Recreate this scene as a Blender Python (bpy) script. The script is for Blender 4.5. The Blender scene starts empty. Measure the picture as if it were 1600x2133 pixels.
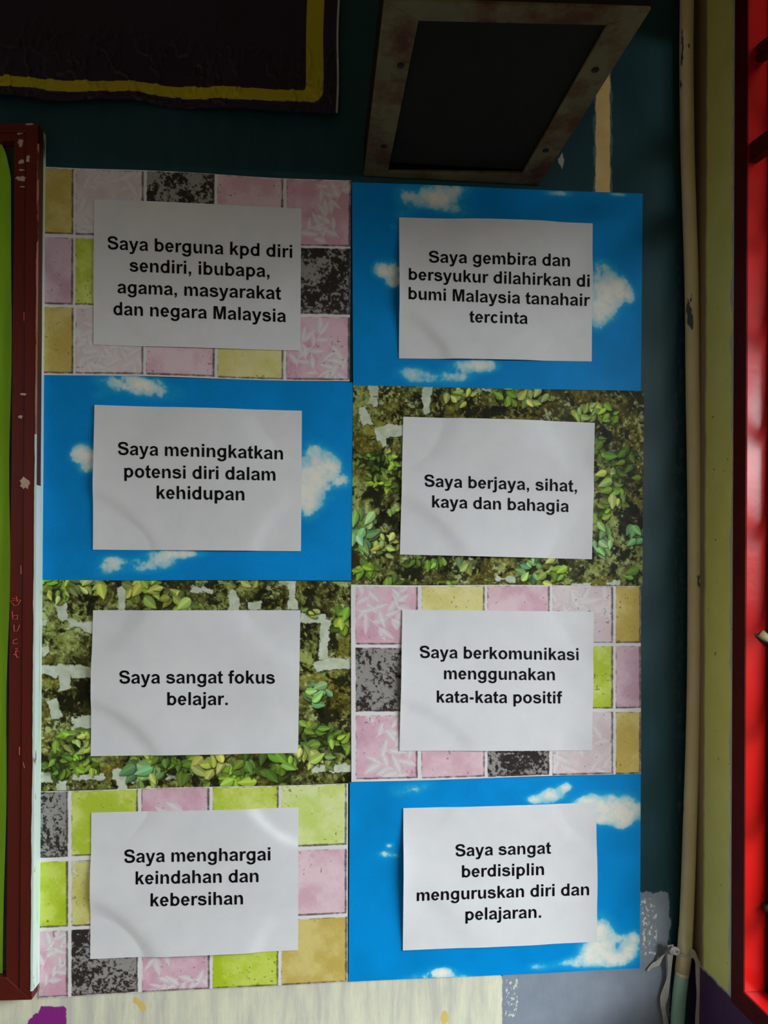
import bpy, bmesh, math, random
import numpy as np
from mathutils import Matrix, Vector

# ------------------------------------------------------------------ camera
SC = bpy.context.scene
COL = SC.collection
F = 1480.0                       # focal length in pixels of the 1600 x 2133 frame
CX, CY, HOR = 800.0, 1066.5, 1220.0
D = 1.025                        # camera to poster wall (m)
CZ = 1.30
YAW, ROLL = math.radians(5.02), math.radians(0.24)
ROT = Matrix.Rotation(-YAW, 3, 'Z') @ Matrix.Rotation(math.radians(90), 3, 'X') @ Matrix.Rotation(ROLL, 3, 'Z')
R = np.array(ROT)
CAM = np.array([0.0, -D, CZ])
cam_data = bpy.data.cameras.new('camera')
cam_data.sensor_fit = 'HORIZONTAL'
cam_data.sensor_width = 36.0
cam_data.lens = F / 1600.0 * 36.0
cam_data.shift_y = (HOR - CY) / 1600.0
cam_data.clip_start = 0.02
cam = bpy.data.objects.new('camera', cam_data)
cam.matrix_world = Matrix.Translation(Vector(CAM)) @ ROT.to_4x4()
COL.objects.link(cam)
SC.camera = cam

# ------------------------------------------------------------------ light and exposure
SC.view_settings.view_transform = 'Standard'
SC.view_settings.look = 'None'
SC.view_settings.gamma = 1.0
SC.view_settings.exposure = 0.0
SC.view_settings.use_curve_mapping = False
world = bpy.data.worlds.new('world'); SC.world = world
world.use_nodes = True
bg = world.node_tree.nodes['Background']
bg.inputs[0].default_value = (1.0, 0.82, 0.58, 1)
bg.inputs[1].default_value = 0.155


def area_light(name, loc, target, sx, sy, power, color, spread=180):
    l = bpy.data.lights.new(name, 'AREA')
    l.shape = 'RECTANGLE'; l.size = sx; l.size_y = sy
    l.energy = power; l.color = color; l.spread = math.radians(spread)
    o = bpy.data.objects.new(name, l)
    o.location = loc
    o.rotation_euler = (Vector(target) - Vector(loc)).to_track_quat('-Z', 'Y').to_euler()
    COL.objects.link(o)
    return o


# overcast sky beyond the open front of the walkway and outside the window on the right
area_light('sky_front', (0.2, -4.2, 3.1), (0.2, 0.0, 3.1), 7.0, 2.4, 36, (0.9, 0.97, 1.0))
area_light('sky_side', (2.4, -2.4, 3.0), (0.5, -0.3, 2.2), 4.5, 2.4, 1040, (0.92, 1.0, 1.05))



# ------------------------------------------------------------------ projection helpers (pixel of the frame <-> place in the room)
def ray(px, py):
    px = np.asarray(px, float); py = np.asarray(py, float)
    l = np.stack([(px - CX) / F, -(py - HOR) / F, -np.ones_like(px + py)], -1)
    return l @ R.T


def on_y(px, py, Y=0.0):
    d = ray(px, py); t = (Y - CAM[1]) / d[..., 1]
    return CAM + d * np.asarray(t)[..., None]


def on_x(px, py, X):
    d = ray(px, py); t = (X - CAM[0]) / d[..., 0]
    return CAM + d * np.asarray(t)[..., None]


def on_z(px, py, Z):
    d = ray(px, py); t = (Z - CAM[2]) / d[..., 2]
    return CAM + d * np.asarray(t)[..., None]


def proj(P):
    l = (np.asarray(P, float) - CAM) @ R
    return CX + F * l[..., 0] / -l[..., 2], HOR - F * l[..., 1] / -l[..., 2]


# ------------------------------------------------------------------ object helpers
def tag(o, label=None, cat=None, group=None, kind=None):
    if label: o['label'] = label
    if cat: o['category'] = cat
    if group: o['group'] = group
    if kind: o['kind'] = kind
    return o


def link(name, verts, faces, m, parent=None, smooth=False):
    me = bpy.data.meshes.new(name)
    me.from_pydata([tuple(map(float, v)) for v in verts], [], faces)
    me.validate(); me.update()
    if m: me.materials.append(m)
    if smooth: me.polygons.foreach_set('use_smooth', [True] * len(me.polygons))
    o = bpy.data.objects.new(name, me); COL.objects.link(o)
    if parent is not None: o.parent = parent; o.matrix_parent_inverse = parent_inv(parent)
    return o


def parent_inv(p):
    m = p.matrix_basis.copy()
    while p.parent:
        m = p.matrix_parent_inverse @ m; p = p.parent; m = p.matrix_basis @ m
    return m.inverted()


def empty(name, loc):
    o = bpy.data.objects.new(name, None); COL.objects.link(o)
    o.location = loc; o.empty_display_size = 0.05
    return o


def grid_object(name, V, m, parent=None, colors=None, smooth=True, floats=None):
    """V is (h, w, 3)"""
    h, w = V.shape[:2]
    me = bpy.data.meshes.new(name)
    n = h * w
    me.vertices.add(n)
    me.vertices.foreach_set('co', V.reshape(-1).astype(np.float32))
    idx = np.arange(n).reshape(h, w)
    q = np.stack([idx[:-1, :-1], idx[1:, :-1], idx[1:, 1:], idx[:-1, 1:]], -1).reshape(-1, 4)
    me.loops.add(q.size); me.loops.foreach_set('vertex_index', q.reshape(-1).astype(np.int32))
    me.polygons.add(len(q))
    me.polygons.foreach_set('loop_start', (np.arange(len(q)) * 4).astype(np.int32))
    me.polygons.foreach_set('use_smooth', np.full(len(q), smooth))
    me.update(calc_edges=True)
    if colors is not None:
        a = me.color_attributes.new('print', 'FLOAT_COLOR', 'POINT')
        c = np.ones((n, 4), np.float32); c[:, :3] = colors.reshape(-1, 3)
        a.data.foreach_set('color', c.reshape(-1))
    for k, arr in (floats or {}).items():
        a = me.attributes.new(k, 'FLOAT', 'POINT')
        a.data.foreach_set('value', arr.reshape(-1).astype(np.float32))
    me.materials.append(m)
    o = bpy.data.objects.new(name, me); COL.objects.link(o)
    if parent is not None: o.parent = parent; o.matrix_parent_inverse = parent_inv(parent)
    return o


def prism(corners, thick_dir):
    """4+ corner polygon extruded by a vector -> verts, faces"""
    c = [np.asarray(p, float) for p in corners]; n = len(c)
    d = np.asarray(thick_dir, float)
    v = c + [p + d for p in c]
    f = [tuple(range(n - 1, -1, -1)), tuple(range(n, 2 * n))]
    f += [(i, (i + 1) % n, n + (i + 1) % n, n + i) for i in range(n)]
    return v, f


class Parts:
    """collects solids into one mesh"""
    def __init__(s): s.v = []; s.f = []
    def add(s, v, f):
        b = len(s.v); s.v += [tuple(p) for p in v]; s.f += [tuple(i + b for i in q) for q in f]
        return s
    def box(s, lo, hi):
        (a, b, c), (d, e, g) = lo, hi
        v = [(a, b, c), (d, b, c), (d, e, c), (a, e, c), (a, b, g), (d, b, g), (d, e, g), (a, e, g)]
        return s.add(v, [(0, 3, 2, 1), (4, 5, 6, 7), (0, 1, 5, 4), (1, 2, 6, 5), (2, 3, 7, 6), (3, 0, 4, 7)])
    def prism(s, corners, d): return s.add(*prism(corners, d))
    def tube(s, pts, rad, seg=14):
        pts = [np.asarray(p, float) for p in pts]; n = len(pts); v = []; f = []
        for i, p in enumerate(pts):
            t = pts[min(i + 1, n - 1)] - pts[max(i - 1, 0)]; t /= np.linalg.norm(t)
            a = np.cross(t, [0, 1, 0] if abs(t[1]) < .9 else [1, 0, 0]); a /= np.linalg.norm(a); b = np.cross(t, a)
            r = rad[i] if hasattr(rad, '__len__') else rad
            v += [p + r * (math.cos(2 * math.pi * k / seg) * a + math.sin(2 * math.pi * k / seg) * b) for k in range(seg)]
        for i in range(n - 1):
            f += [(i * seg + k, i * seg + (k + 1) % seg, (i + 1) * seg + (k + 1) % seg, (i + 1) * seg + k) for k in range(seg)]
        f += [tuple(range(seg - 1, -1, -1)), tuple((n - 1) * seg + k for k in range(seg))]
        return s.add(v, f)
    def out(s, name, m, parent=None, smooth=False, bevel=0):
        o = link(name, s.v, s.f, m, parent, smooth)
        bm = bmesh.new(); bm.from_mesh(o.data)
        bmesh.ops.recalc_face_normals(bm, faces=bm.faces); bm.to_mesh(o.data); bm.free()
        if bevel:
            b = o.modifiers.new('bevel', 'BEVEL'); b.width = bevel; b.segments = 2; b.limit_method = 'ANGLE'
        return o


# ------------------------------------------------------------------ materials
def lin(c):
    c = np.asarray(c, float) / 255.0
    return np.where(c <= 0.04045, c / 12.92, ((c + 0.055) / 1.055) ** 2.4)


def L4(c): return tuple(lin(c)) + (1.0,)


def mat(name):
    m = bpy.data.materials.new(name); m.use_nodes = True
    nt = m.node_tree; b = nt.nodes['Principled BSDF']
    return m, nt, b


def node(nt, kind, **kw):
    n = nt.nodes.new(kind)
    for k, v in kw.items(): setattr(n, k, v)
    return n


def noise(nt, scale, detail=4, rough=0.6, stretch=(1, 1, 1), loc=(0, 0, 0)):
    tc = node(nt, 'ShaderNodeTexCoord'); mp = node(nt, 'ShaderNodeMapping')
    mp.inputs['Scale'].default_value = stretch; mp.inputs['Location'].default_value = loc
    nt.links.new(tc.outputs['Object'], mp.inputs['Vector'])
    n = node(nt, 'ShaderNodeTexNoise'); n.inputs['Scale'].default_value = scale
    n.inputs['Detail'].default_value = detail; n.inputs['Roughness'].default_value = rough
    nt.links.new(mp.outputs[0], n.inputs['Vector'])
    return n.outputs['Fac']


def math_(nt, op, a, b=None):
    n = node(nt, 'ShaderNodeMath', operation=op)
    for i, x in enumerate((a, b)):
        if x is None: continue
        if isinstance(x, (int, float)): n.inputs[i].default_value = x
        else: nt.links.new(x, n.inputs[i])
    return n.outputs[0]


def ramp(nt, fac, lo, hi):
    n = node(nt, 'ShaderNodeMapRange'); n.clamp = True
    nt.links.new(fac, n.inputs['Value'])
    n.inputs['From Min'].default_value = lo; n.inputs['From Max'].default_value = hi
    return n.outputs['Result']


def mix(nt, fac, a, b, blend='MIX'):
    n = node(nt, 'ShaderNodeMix', data_type='RGBA', blend_type=blend)
    if isinstance(fac, (int, float)): n.inputs['Factor'].default_value = fac
    else: nt.links.new(fac, n.inputs['Factor'])
    for s, x in (('A', a), ('B', b)):
        sock = [i for i in n.inputs if i.name == s and i.type == 'RGBA'][0]
        if isinstance(x, tuple): sock.default_value = x
        else: nt.links.new(x, sock)
    return [o for o in n.outputs if o.type == 'RGBA'][0]


def bump(nt, b, h, strength, dist=0.002):
    n = node(nt, 'ShaderNodeBump'); n.inputs['Strength'].default_value = strength
    n.inputs['Distance'].default_value = dist
    nt.links.new(h, n.inputs['Height']); nt.links.new(n.outputs[0], b.inputs['Normal'])


def setb(b, rough=0.6, spec=0.4, metal=0.0):
    b.inputs['Roughness'].default_value = rough
    b.inputs['Specular IOR Level'].default_value = spec
    b.inputs['Metallic'].default_value = metal


def mottled(name, c1, c2, scale=40, lo=.35, hi=.65, rough=.6, spec=.4, stretch=(1, 1, 1), bumpy=0.0, c3=None, s3=15, lo3=.58, hi3=.6, metal=0):
    m, nt, b = mat(name); setb(b, rough, spec, metal)
    n = noise(nt, scale, 5, .6, stretch)
    col = mix(nt, ramp(nt, n, lo, hi), L4(c1), L4(c2))
    if c3 is not None:
        col = mix(nt, ramp(nt, noise(nt, s3, 6, .65, stretch, (3, 7, 1)), lo3, hi3), col, L4(c3))
    nt.links.new(col, b.inputs['Base Color'])
    if bumpy: bump(nt, b, n, bumpy)
    return m


def print_material(name, rough=.5, spec=.12, grain=0.08):
    m, nt, b = mat(name); setb(b, rough, spec)
    a = node(nt, 'ShaderNodeAttribute', attribute_name='print')
    g = ramp(nt, noise(nt, 900, 2, .5), .3, .7)
    col = mix(nt, grain, a.outputs['Color'], g, 'OVERLAY')
    nt.links.new(col, b.inputs['Base Color'])
    return m


M_PRINT = print_material('printed_paper')
M_BANNER = print_material('vinyl_banner', .38, .4, .03)

M_SHEET = mottled('white_paper', (232, 231, 232), (226, 226, 228), 25, rough=.7, spec=.15)
M_INK, _nt, _b = mat('black_ink'); setb(_b, .6, .1)
_nt.links.new(mix(_nt, ramp(_nt, noise(_nt, 300), .3, .7), L4((9, 9, 12)), L4((15, 15, 18))), _b.inputs['Base Color'])


# ------------------------------------------------------------------ numpy drawing (patterns printed on paper)
def fbm(h, w, scale, seed, octaves=5, gain=.55, aspect=1.0):
    rng = np.random.default_rng(seed); out = np.zeros((h, w), np.float32); amp = 1.0; tot = 0
    for o in range(octaves):
        s = max(scale / 2 ** o, 1.5); sx = s * aspect
        gh, gw = int(h / s) + 3, int(w / sx) + 3
        g = rng.random((gh, gw)).astype(np.float32)
        y = np.arange(h) / s; x = np.arange(w) / sx
        yi = y.astype(int); xi = x.astype(int); fy = (y - yi)[:, None]; fx = (x - xi)[None]
        fy = fy * fy * (3 - 2 * fy); fx = fx * fx * (3 - 2 * fx)
        a = g[yi][:, xi]; b_ = g[yi][:, xi + 1]; c = g[yi + 1][:, xi]; d = g[yi + 1][:, xi + 1]
        out += amp * ((a * (1 - fx) + b_ * fx) * (1 - fy) + (c * (1 - fx) + d * fx) * fy)
        tot += amp; amp *= gain
    out /= tot
    return out


def sstep(a, b, x):
    t = np.clip((x - a) / (b - a), 0, 1)
    return t * t * (3 - 2 * t)


def bilin(c, u, v):
    c = [np.asarray(p, float) for p in c]      # TL TR BR BL
    u = np.asarray(u, float)[..., None]; v = np.asarray(v, float)[..., None]
    return (c[0] * (1 - u) + c[1] * u) * (1 - v) + (c[3] * (1 - u) + c[2] * u) * v


def inv_bilin(c, px, py):
    px = np.asarray(px, float); py = np.asarray(py, float)
    u = np.full(px.shape, .5); v = np.full(px.shape, .5)
    TL, TR, BR, BL = [np.asarray(p, float) for p in c]
    for _ in range(6):
        p = bilin(c, u, v)
        du = (TR - TL) * (1 - v[..., None]) + (BR - BL) * v[..., None]
        dv = (BL - TL) * (1 - u[..., None]) + (BR - TR) * u[..., None]
        ex = px - p[..., 0]; ey = py - p[..., 1]
        det = du[..., 0] * dv[..., 1] - du[..., 1] * dv[..., 0]
        u = u + (ex * dv[..., 1] - ey * dv[..., 0]) / det
        v = v + (ey * du[..., 0] - ex * du[..., 1]) / det
    return u, v


CW, CH = 500, 335


class Canvas:
    def __init__(s, corners, zoom):
        s.c = corners; s.zx, s.zy, s.k = zoom
        s.a = np.zeros((CH, CW, 3), np.float32)
        s.Y, s.X = np.mgrid[0:CH, 0:CW].astype(np.float32)
        s.sc = s.k * CW / 640.0               # measured unit -> canvas pixels
    def p(s, x, y):
        u, v = inv_bilin(s.c, np.array([s.zx + x * s.k]), np.array([s.zy + y * s.k]))
        return float(u[0] * (CW - 1)), float(v[0] * (CH - 1))
    def win(s, x0, y0, x1, y1):
        x0 = max(int(x0), 0); y0 = max(int(y0), 0); x1 = min(int(x1) + 1, CW); y1 = min(int(y1) + 1, CH)
        if x1 <= x0 or y1 <= y0: return None
        return slice(y0, y1), slice(x0, x1)
    def blend(s, w, alpha, color):
        a = alpha[..., None]
        s.a[w] = s.a[w] * (1 - a) + np.asarray(color, np.float32) * a
    def leaf(s, cx, cy, ln, wd, ang, color, alpha=1.0, rib=None, shade=.12, soft=.8):
        r = ln * .6 + wd
        w = s.win(cx - r, cy - r, cx + r, cy + r)
        if w is None: return
        dx = s.X[w] - cx; dy = s.Y[w] - cy; ca, sa = math.cos(ang), math.sin(ang)
        t = (dx * ca + dy * sa) / ln + .5; n = -dx * sa + dy * ca
        tt = np.clip(t, 0, 1)
        hw = wd * .5 * np.clip(np.sin(math.pi * tt ** .75), 0, 1) ** .8 * (1 - .25 * tt)
        m = np.clip((hw - np.abs(n)) / soft + .5, 0, 1) * ((t > 0) & (t < 1)) * alpha
        col = np.asarray(color, np.float32) * (1 + shade * np.sign(n))[..., None] * (1 - .12 * (np.abs(n) / (hw + .01)).clip(0, 1))[..., None]
        if rib is not None:
            k = np.clip(1 - np.abs(n) / .9, 0, 1)[..., None] * .5
            col = col * (1 - k) + np.asarray(rib, np.float32) * k
        s.blend(w, m, col)
    def line(s, pts, width, color, alpha=1.0, ragged=0.0, seed=0, tone=None):
        d = np.full((CH, CW), 1e6, np.float32)
        for (x0, y0), (x1, y1) in zip(pts[:-1], pts[1:]):
            vx, vy = x1 - x0, y1 - y0; L = vx * vx + vy * vy + 1e-6
            ln = math.sqrt(L); t = ((s.X - x0) * vx + (s.Y - y0) * vy) / ln
            nrm = np.abs((s.X - x0) * vy - (s.Y - y0) * vx) / ln
            d = np.minimum(d, np.maximum(nrm, np.maximum(-t, t - ln) + width * .42))
        if ragged: d = d + (fbm(CH, CW, 20, seed, 5, .7) - .5) * 3.2 * ragged
        m = np.clip((width / 2 - d) / 1.2 + .5, 0, 1) * alpha
        col = np.asarray(color, np.float32)
        if tone is not None:
            n = fbm(CH, CW, 10, seed + 5, 4)[..., None]
            col = col * (1 - n * .9) + np.asarray(tone, np.float32) * n * .9
        s.blend((slice(0, CH), slice(0, CW)), m, col)


# --- sky print
def paint_sky(cv, clouds, seed, base=(0, 142, 218)):
    f1 = fbm(CH, CW, 60, seed, 3)
    b = np.asarray(base, np.float32)
    cv.a[:] = b * (0.93 + .14 * f1[..., None])
    det = fbm(CH, CW, 34, seed + 1, 6, .6)
    fine = fbm(CH, CW, 10, seed + 2, 4, .6)
    inv = np.ones((CH, CW), np.float32)
    for (x, y, rx, ry, a) in clouds:
        cx, cy = cv.p(x, y); rx *= cv.sc; ry *= cv.sc
        inv *= 1 - a * np.exp(-(((cv.X - cx) / rx) ** 2 + ((cv.Y - cy) / ry) ** 2) * 1.3)
    dens = 1 - inv
    d = dens * (.30 + 1.2 * det) + .35 * (fine - .5) * sstep(.1, .5, dens)
    al = sstep(.05, .64, d * 1.12) * sstep(.02, .25, dens)
    white = np.array((246, 243, 230), np.float32); cyan = np.array((40, 170, 224), np.float32)
    k = sstep(.42, 1.04, al * (.42 + .58 * dens) + .30 * (fine - .5))[..., None]
    col = cyan * (1 - k) + white * k
    cv.a[:] = cv.a * (1 - al[..., None]) + col * al[..., None]


# --- patchwork tile print
TILE = {
    'ochre': ((203, 178, 92), (222, 204, 128)), 'yellow': ((223, 212, 132), (233, 225, 162)),
    'pink': ((222, 178, 192), (236, 208, 214)), 'mauve': ((205, 165, 182), (222, 192, 204)),
    'lime': ((186, 206, 62), (222, 232, 130)), 'limestrong': ((180, 204, 42), (212, 226, 100)),
    'palelime': ((208, 226, 120), (228, 236, 172)), 'dark': ((52, 46, 44), (156, 152, 148)),
    'pinkfloral': ((217, 166, 184), (231, 196, 207)), 'palefloral': ((222, 203, 206), (233, 221, 221)),
    'limefloral': ((205, 196, 100), (222, 218, 140)),
}


def sprig(cv, rng, x, y, size, ang, w, col, alpha):
    n = rng.integers(4, 6)
    cv.line([(x, y), (x + math.cos(ang) * size * 1.1, y + math.sin(ang) * size * 1.1)], 1.4, col, alpha)
    for i in range(n):
        t = (i + .4) / n
        px = x + math.cos(ang) * size * t; py = y + math.sin(ang) * size * t
        side = 1 if i % 2 else -1
        a = ang + side * rng.uniform(.5, 1.0)
        ln = size * rng.uniform(.42, .62)
        cv.leaf(px + math.cos(a) * ln * .5, py + math.sin(a) * ln * .5, ln, ln * rng.uniform(.42, .62), a, col, alpha, shade=.02, soft=1.2)
    cv.leaf(x + math.cos(ang) * size * 1.15, y + math.sin(ang) * size * 1.15, size * .5, size * .2, ang, col, alpha, shade=.02, soft=1.2)


def paint_tiles(cv, tiles, seed, grout=(233, 229, 229)):
    cv.a[:] = np.asarray(grout, np.float32)
    g0 = fbm(CH, CW, 60, seed, 3)
    cv.a *= (.97 + .06 * g0)[..., None]
    for i, (x0, y0, x1, y1, kind) in enumerate(tiles):
        rng = np.random.default_rng(seed * 100 + i)
        ax, ay = cv.p(x0, y0); bx, by = cv.p(x1, y1)
        w = cv.win(round(ax), round(ay), round(bx), round(by))
        if w is None: continue
        h, wd = cv.X[w].shape
        lo, hi = [np.asarray(c, np.float32) for c in TILE[kind]]
        if kind == 'dark':
            n = fbm(h, wd, 40, seed * 7 + i, 3, .5) * .42 + fbm(h, wd, 5, seed * 9 + i, 3, .8) * .62 - .02
            k = sstep(.44, .56, n + .10 * (fbm(h, wd, 60, seed + i, 2) - .5))[..., None]
        else:
            n = fbm(h, wd, 40, seed * 7 + i, 5, .62); k = sstep(.3, .7, n)[..., None]
        col = lo * (1 - k) + hi * k
        saved = cv.a[w].copy()
        cv.a[w] = col
        if 'floral' in kind:
            full = cv.a.copy()
            lc = (240, 232, 232) if kind != 'limefloral' else (232, 230, 196)
            for q in range(10 if kind == 'palefloral' else 6):
                px = rng.uniform(w[1].start, w[1].stop); py = rng.uniform(w[0].start, w[0].stop)
                sprig(cv, rng, px, py, rng.uniform(40, 62), rng.uniform(0, 6.28), 0, lc, .62 if kind == 'palefloral' else .78)
            part = cv.a[w].copy(); cv.a[:] = full; cv.a[w] = part
        # worn dark rim, stronger on the right and lower sides, and specks
        X = np.arange(wd)[None] * np.ones((h, 1)); Y = np.arange(h)[:, None] * np.ones((1, wd))
        e = fbm(h, wd, 9, seed * 3 + i, 4, .65)
        rim = np.maximum(np.maximum(sstep(7, 0, wd - 1 - X), sstep(6, 0, h - 1 - Y)), np.maximum(.55 * sstep(4, 0, X), .5 * sstep(4, 0, Y)))
        rim = sstep(.56, 1.0, rim * .75 + e * .55) * .75
        sp = fbm(h, wd, 4, seed * 5 + i, 2, .5); gate = fbm(h, wd, 50, seed * 6 + i, 2)
        spk = sstep(.84, .92, sp + (gate - .5) * .35) * .55
        if kind == 'dark': spk *= 0
        dk = np.asarray((74, 60, 58), np.float32)
        a = np.clip(np.maximum(rim, spk), 0, 1)[..., None]
        cv.a[w] = cv.a[w] * (1 - a) + dk * a
        # softly irregular tile outline
        ed = np.minimum(np.minimum(X, wd - 1 - X), np.minimum(Y, h - 1 - Y)) + (e - .5) * 2.4
        a = sstep(-.6, .7, ed)[..., None]
        cv.a[w] = saved * (1 - a) + cv.a[w] * a


# --- ivy on mossy bricks print
def paint_ivy(cv, mortar, clusters, darks, seed):
    n1 = fbm(CH, CW, 70, seed, 5, .6); n2 = fbm(CH, CW, 16, seed + 1, 5, .7); n3 = fbm(CH, CW, 5, seed + 2, 3, .7)
    k = sstep(.36, .66, n1 * .42 + n2 * .36 + n3 * .26 - .02)[..., None]
    a = np.array((54, 50, 20), np.float32); b = np.array((164, 176, 94), np.float32)
    cv.a[:] = a * (1 - k) + b * k
    wm = sstep(.50, .66, fbm(CH, CW, 60, seed + 3, 4))[..., None]
    cv.a[:] = cv.a * (1 - .5 * wm) + np.array((118, 104, 30), np.float32) * .5 * wm * (0.35 + 1.3 * n3[..., None])
    pale = sstep(.58, .70, fbm(CH, CW, 26, seed + 4, 5, .75) * .6 + n3 * .45)[..., None] * .75
    cv.a[:] = cv.a * (1 - pale) + np.array((196, 212, 158), np.float32) * pale
    deep = sstep(.54, .64, fbm(CH, CW, 18, seed + 8, 5, .75))[..., None] * .85
    cv.a[:] = cv.a * (1 - deep) + np.array((24, 24, 10), np.float32) * deep
    rag = fbm(CH, CW, 22, seed + 9, 5, .72)
    for (x, y, rx, ry) in darks:
        cx, cy = cv.p(x, y)
        g = np.exp(-(((cv.X - cx) / (rx * 1.3 * cv.sc)) ** 2 + ((cv.Y - cy) / (ry * 1.3 * cv.sc)) ** 2))
        al = sstep(.36, .50, g * .55 + (rag - .5) * 1.3 + .06)[..., None] * sstep(.1, .4, g)[..., None] * .85
        cv.a[:] = cv.a * (1 - al) + np.array((26, 26, 12), np.float32) * al
    # scattered small foliage
    rq = np.random.default_rng(seed + 70)
    for i in range(420):
        px, py = rq.uniform(0, CW), rq.uniform(0, CH)
        c = np.array((150, 168, 80), np.float32) * rq.uniform(.5, 1.15)
        cv.leaf(px, py, rq.uniform(5, 10), rq.uniform(3, 5), rq.uniform(0, 6.28), c, .8, shade=.1)
    for j, (wd, pts) in enumerate(mortar):
        P = [cv.p(*q) for q in pts]
        cv.line([(x + 1.5, y + 1.8) for x, y in P], wd * cv.sc * 1.05, (46, 42, 24), .6, 5, seed + 20 + j)
        cv.line(P, wd * cv.sc, (240, 244, 234), .95, 5.0, seed + 20 + j, (176, 190, 150))
    rng = np.random.default_rng(seed + 50)
    for (x, y, rx, ry, n, size, col) in clusters:
        n = int(n * 1.5)
        cx, cy = cv.p(x, y); rx *= cv.sc; ry *= cv.sc; sz = size * cv.sc
        g = np.exp(-((cv.X - cx) / (rx * 1.05)) ** 2 - ((cv.Y - cy) / (ry * 1.05)) ** 2)
        al = sstep(.30, .8, g * (.5 + n2))[..., None] * .75
        cv.a[:] = cv.a * (1 - al) + np.array((30, 36, 14), np.float32) * al
        for i in range(n):
            r = math.sqrt(rng.random()); th = rng.uniform(0, 6.28)
            px, py = cx + rx * r * math.cos(th), cy + ry * r * math.sin(th)
            f = .55 + .62 * i / max(n, 1) * rng.uniform(.7, 1.2)
            c = np.asarray(col, np.float32) * f * np.array((rng.uniform(.9, 1.1), 1, rng.uniform(.8, 1.15)))
            l = sz * rng.uniform(.7, 1.25); ang = rng.uniform(.0, 3.1) if rng.random() < .75 else rng.uniform(-3.1, 0)
            cv.leaf(px + 1.2, py + 1.4, l * 1.05, l * .62, ang, (24, 28, 10), .55, shade=0)
            cv.leaf(px, py, l, l * rng.uniform(.5, .72), ang, np.clip(c, 0, 245), 1.0, rib=np.clip(c * 1.25, 0, 250), shade=.07)


# ------------------------------------------------------------------ letters (bold grotesque outlines, 2048 units per em)
def arc(cx, cy, rx, ry, a0, a1, n=9):
    return [(cx + rx * math.cos(math.radians(a0 + (a1 - a0) * i / n)), cy + ry * math.sin(math.radians(a0 + (a1 - a0) * i / n))) for i in range(n + 1)]


def ribbon(o, i):
    return [[o[k], o[k + 1], i[k + 1], i[k]] for k in range(len(o) - 1)]


def ring(cx, cy, RX, RY, rx, ry, a0, a1, n=28, icx=None):
    return ribbon(arc(cx, cy, RX, RY, a0, a1, n), arc(cx if icx is None else icx, cy, rx, ry, a0, a1, n))


def rect(x0, y0, x1, y1): return [[(x0, y0), (x1, y0), (x1, y1), (x0, y1)]]


def spline(P, n=6):
    P = [P[0]] + list(P) + [P[-1]]; out = []
    for i in range(1, len(P) - 2):
        p0, p1, p2, p3 = [np.asarray(q, float) for q in P[i - 1:i + 3]]
        for k in range(n):
            t = k / n
            out.append(.5 * ((2 * p1) + (p2 - p0) * t + (2 * p0 - 5 * p1 + 4 * p2 - p3) * t * t + (3 * p1 - p0 - 3 * p2 + p3) * t ** 3))
    out.append(np.asarray(P[-1], float))
    return out


def stroke(P, widths):
    c = spline(P); w = np.interp(np.linspace(0, 1, len(c)), np.linspace(0, 1, len(widths)), widths)
    o, i_ = [], []
    for k in range(len(c)):
        t = c[min(k + 1, len(c) - 1)] - c[max(k - 1, 0)]; t = t / np.linalg.norm(t); nrm = np.array([-t[1], t[0]])
        o.append(tuple(c[k] + nrm * w[k] / 2)); i_.append(tuple(c[k] - nrm * w[k] / 2))
    return ribbon(o, i_)


def flipx(g, ax): return [[(ax - x, y) for x, y in p] for p in g]
def flipy(g, ay): return [[(x, ay - y) for x, y in p] for p in g]
def shiftx(g, d): return [[(x + d, y) for x, y in p] for p in g]


def arch(xl, xi, xo):
    """arch springing from stem edge xl; right stem xi..xo"""
    o = arc(xi - 50, 640, xo - xi + 50, 446, 0, 90) + arc(xi - 50, 640, xi - 50 - xl + 40, 446, 90, 150)[1:]
    c = (xl + xi) / 2 + 15
    i = arc(c, 590, xi - c, 275, 0, 90) + arc(c, 590, c - xl, 275, 90, 180)[1:]
    return ribbon(o, i) + rect(xi, 0, xo, 640)


G = {}
G['l'] = (569, rect(147, 0, 428, 1466))
G['i'] = (569, rect(147, 0, 428, 1062) + rect(147, 1206, 428, 1466))
_n = rect(135, 0, 416, 640) + rect(135, 640, 396, 1062) + [[(396, 640), (416, 640), (416, 900), (396, 930)]] + arch(416, 833, 1114)
G['n'] = (1251, _n)
G['h'] = (1251, rect(137, 0, 418, 1466) + arch(418, 833, 1114))
G['u'] = (1251, [[(1250 - x, 1062 - y) for x, y in p] for p in _n])
G['m'] = (1821, rect(126, 0, 407, 640) + rect(126, 640, 387, 1062) + [[(387, 640), (407, 640), (407, 900), (387, 930)]] + arch(407, 770, 1051) + arch(1051, 1414, 1695))
G['o'] = (1251, ring(625, 531, 543, 555, 256, 325, 0, 360, 40))
_bowl = ring(640, 531, 527, 555, 234, 325, -146, 146, 34, 646)
_b2 = rect(135, 0, 396, 1466) + rect(396, 150, 420, 1466) + _bowl
G['b'] = (1251, _b2)
G['d'] = (1251, flipx(_b2, 1250))
G['p'] = (1251, flipy(rect(135, 0, 396, 1466) + rect(396, 150, 420, 1466) + _bowl, 1062))
G['g'] = (1251, flipx(ring(640, 548, 527, 538, 234, 310, -146, 146, 34, 646) + rect(135, 0, 416, 1062), 1250)
          + ribbon(arc(590, -50, 524, 381, 8, -172, 20), arc(610, -40, 223, 175, 8, -168, 20)))
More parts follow.
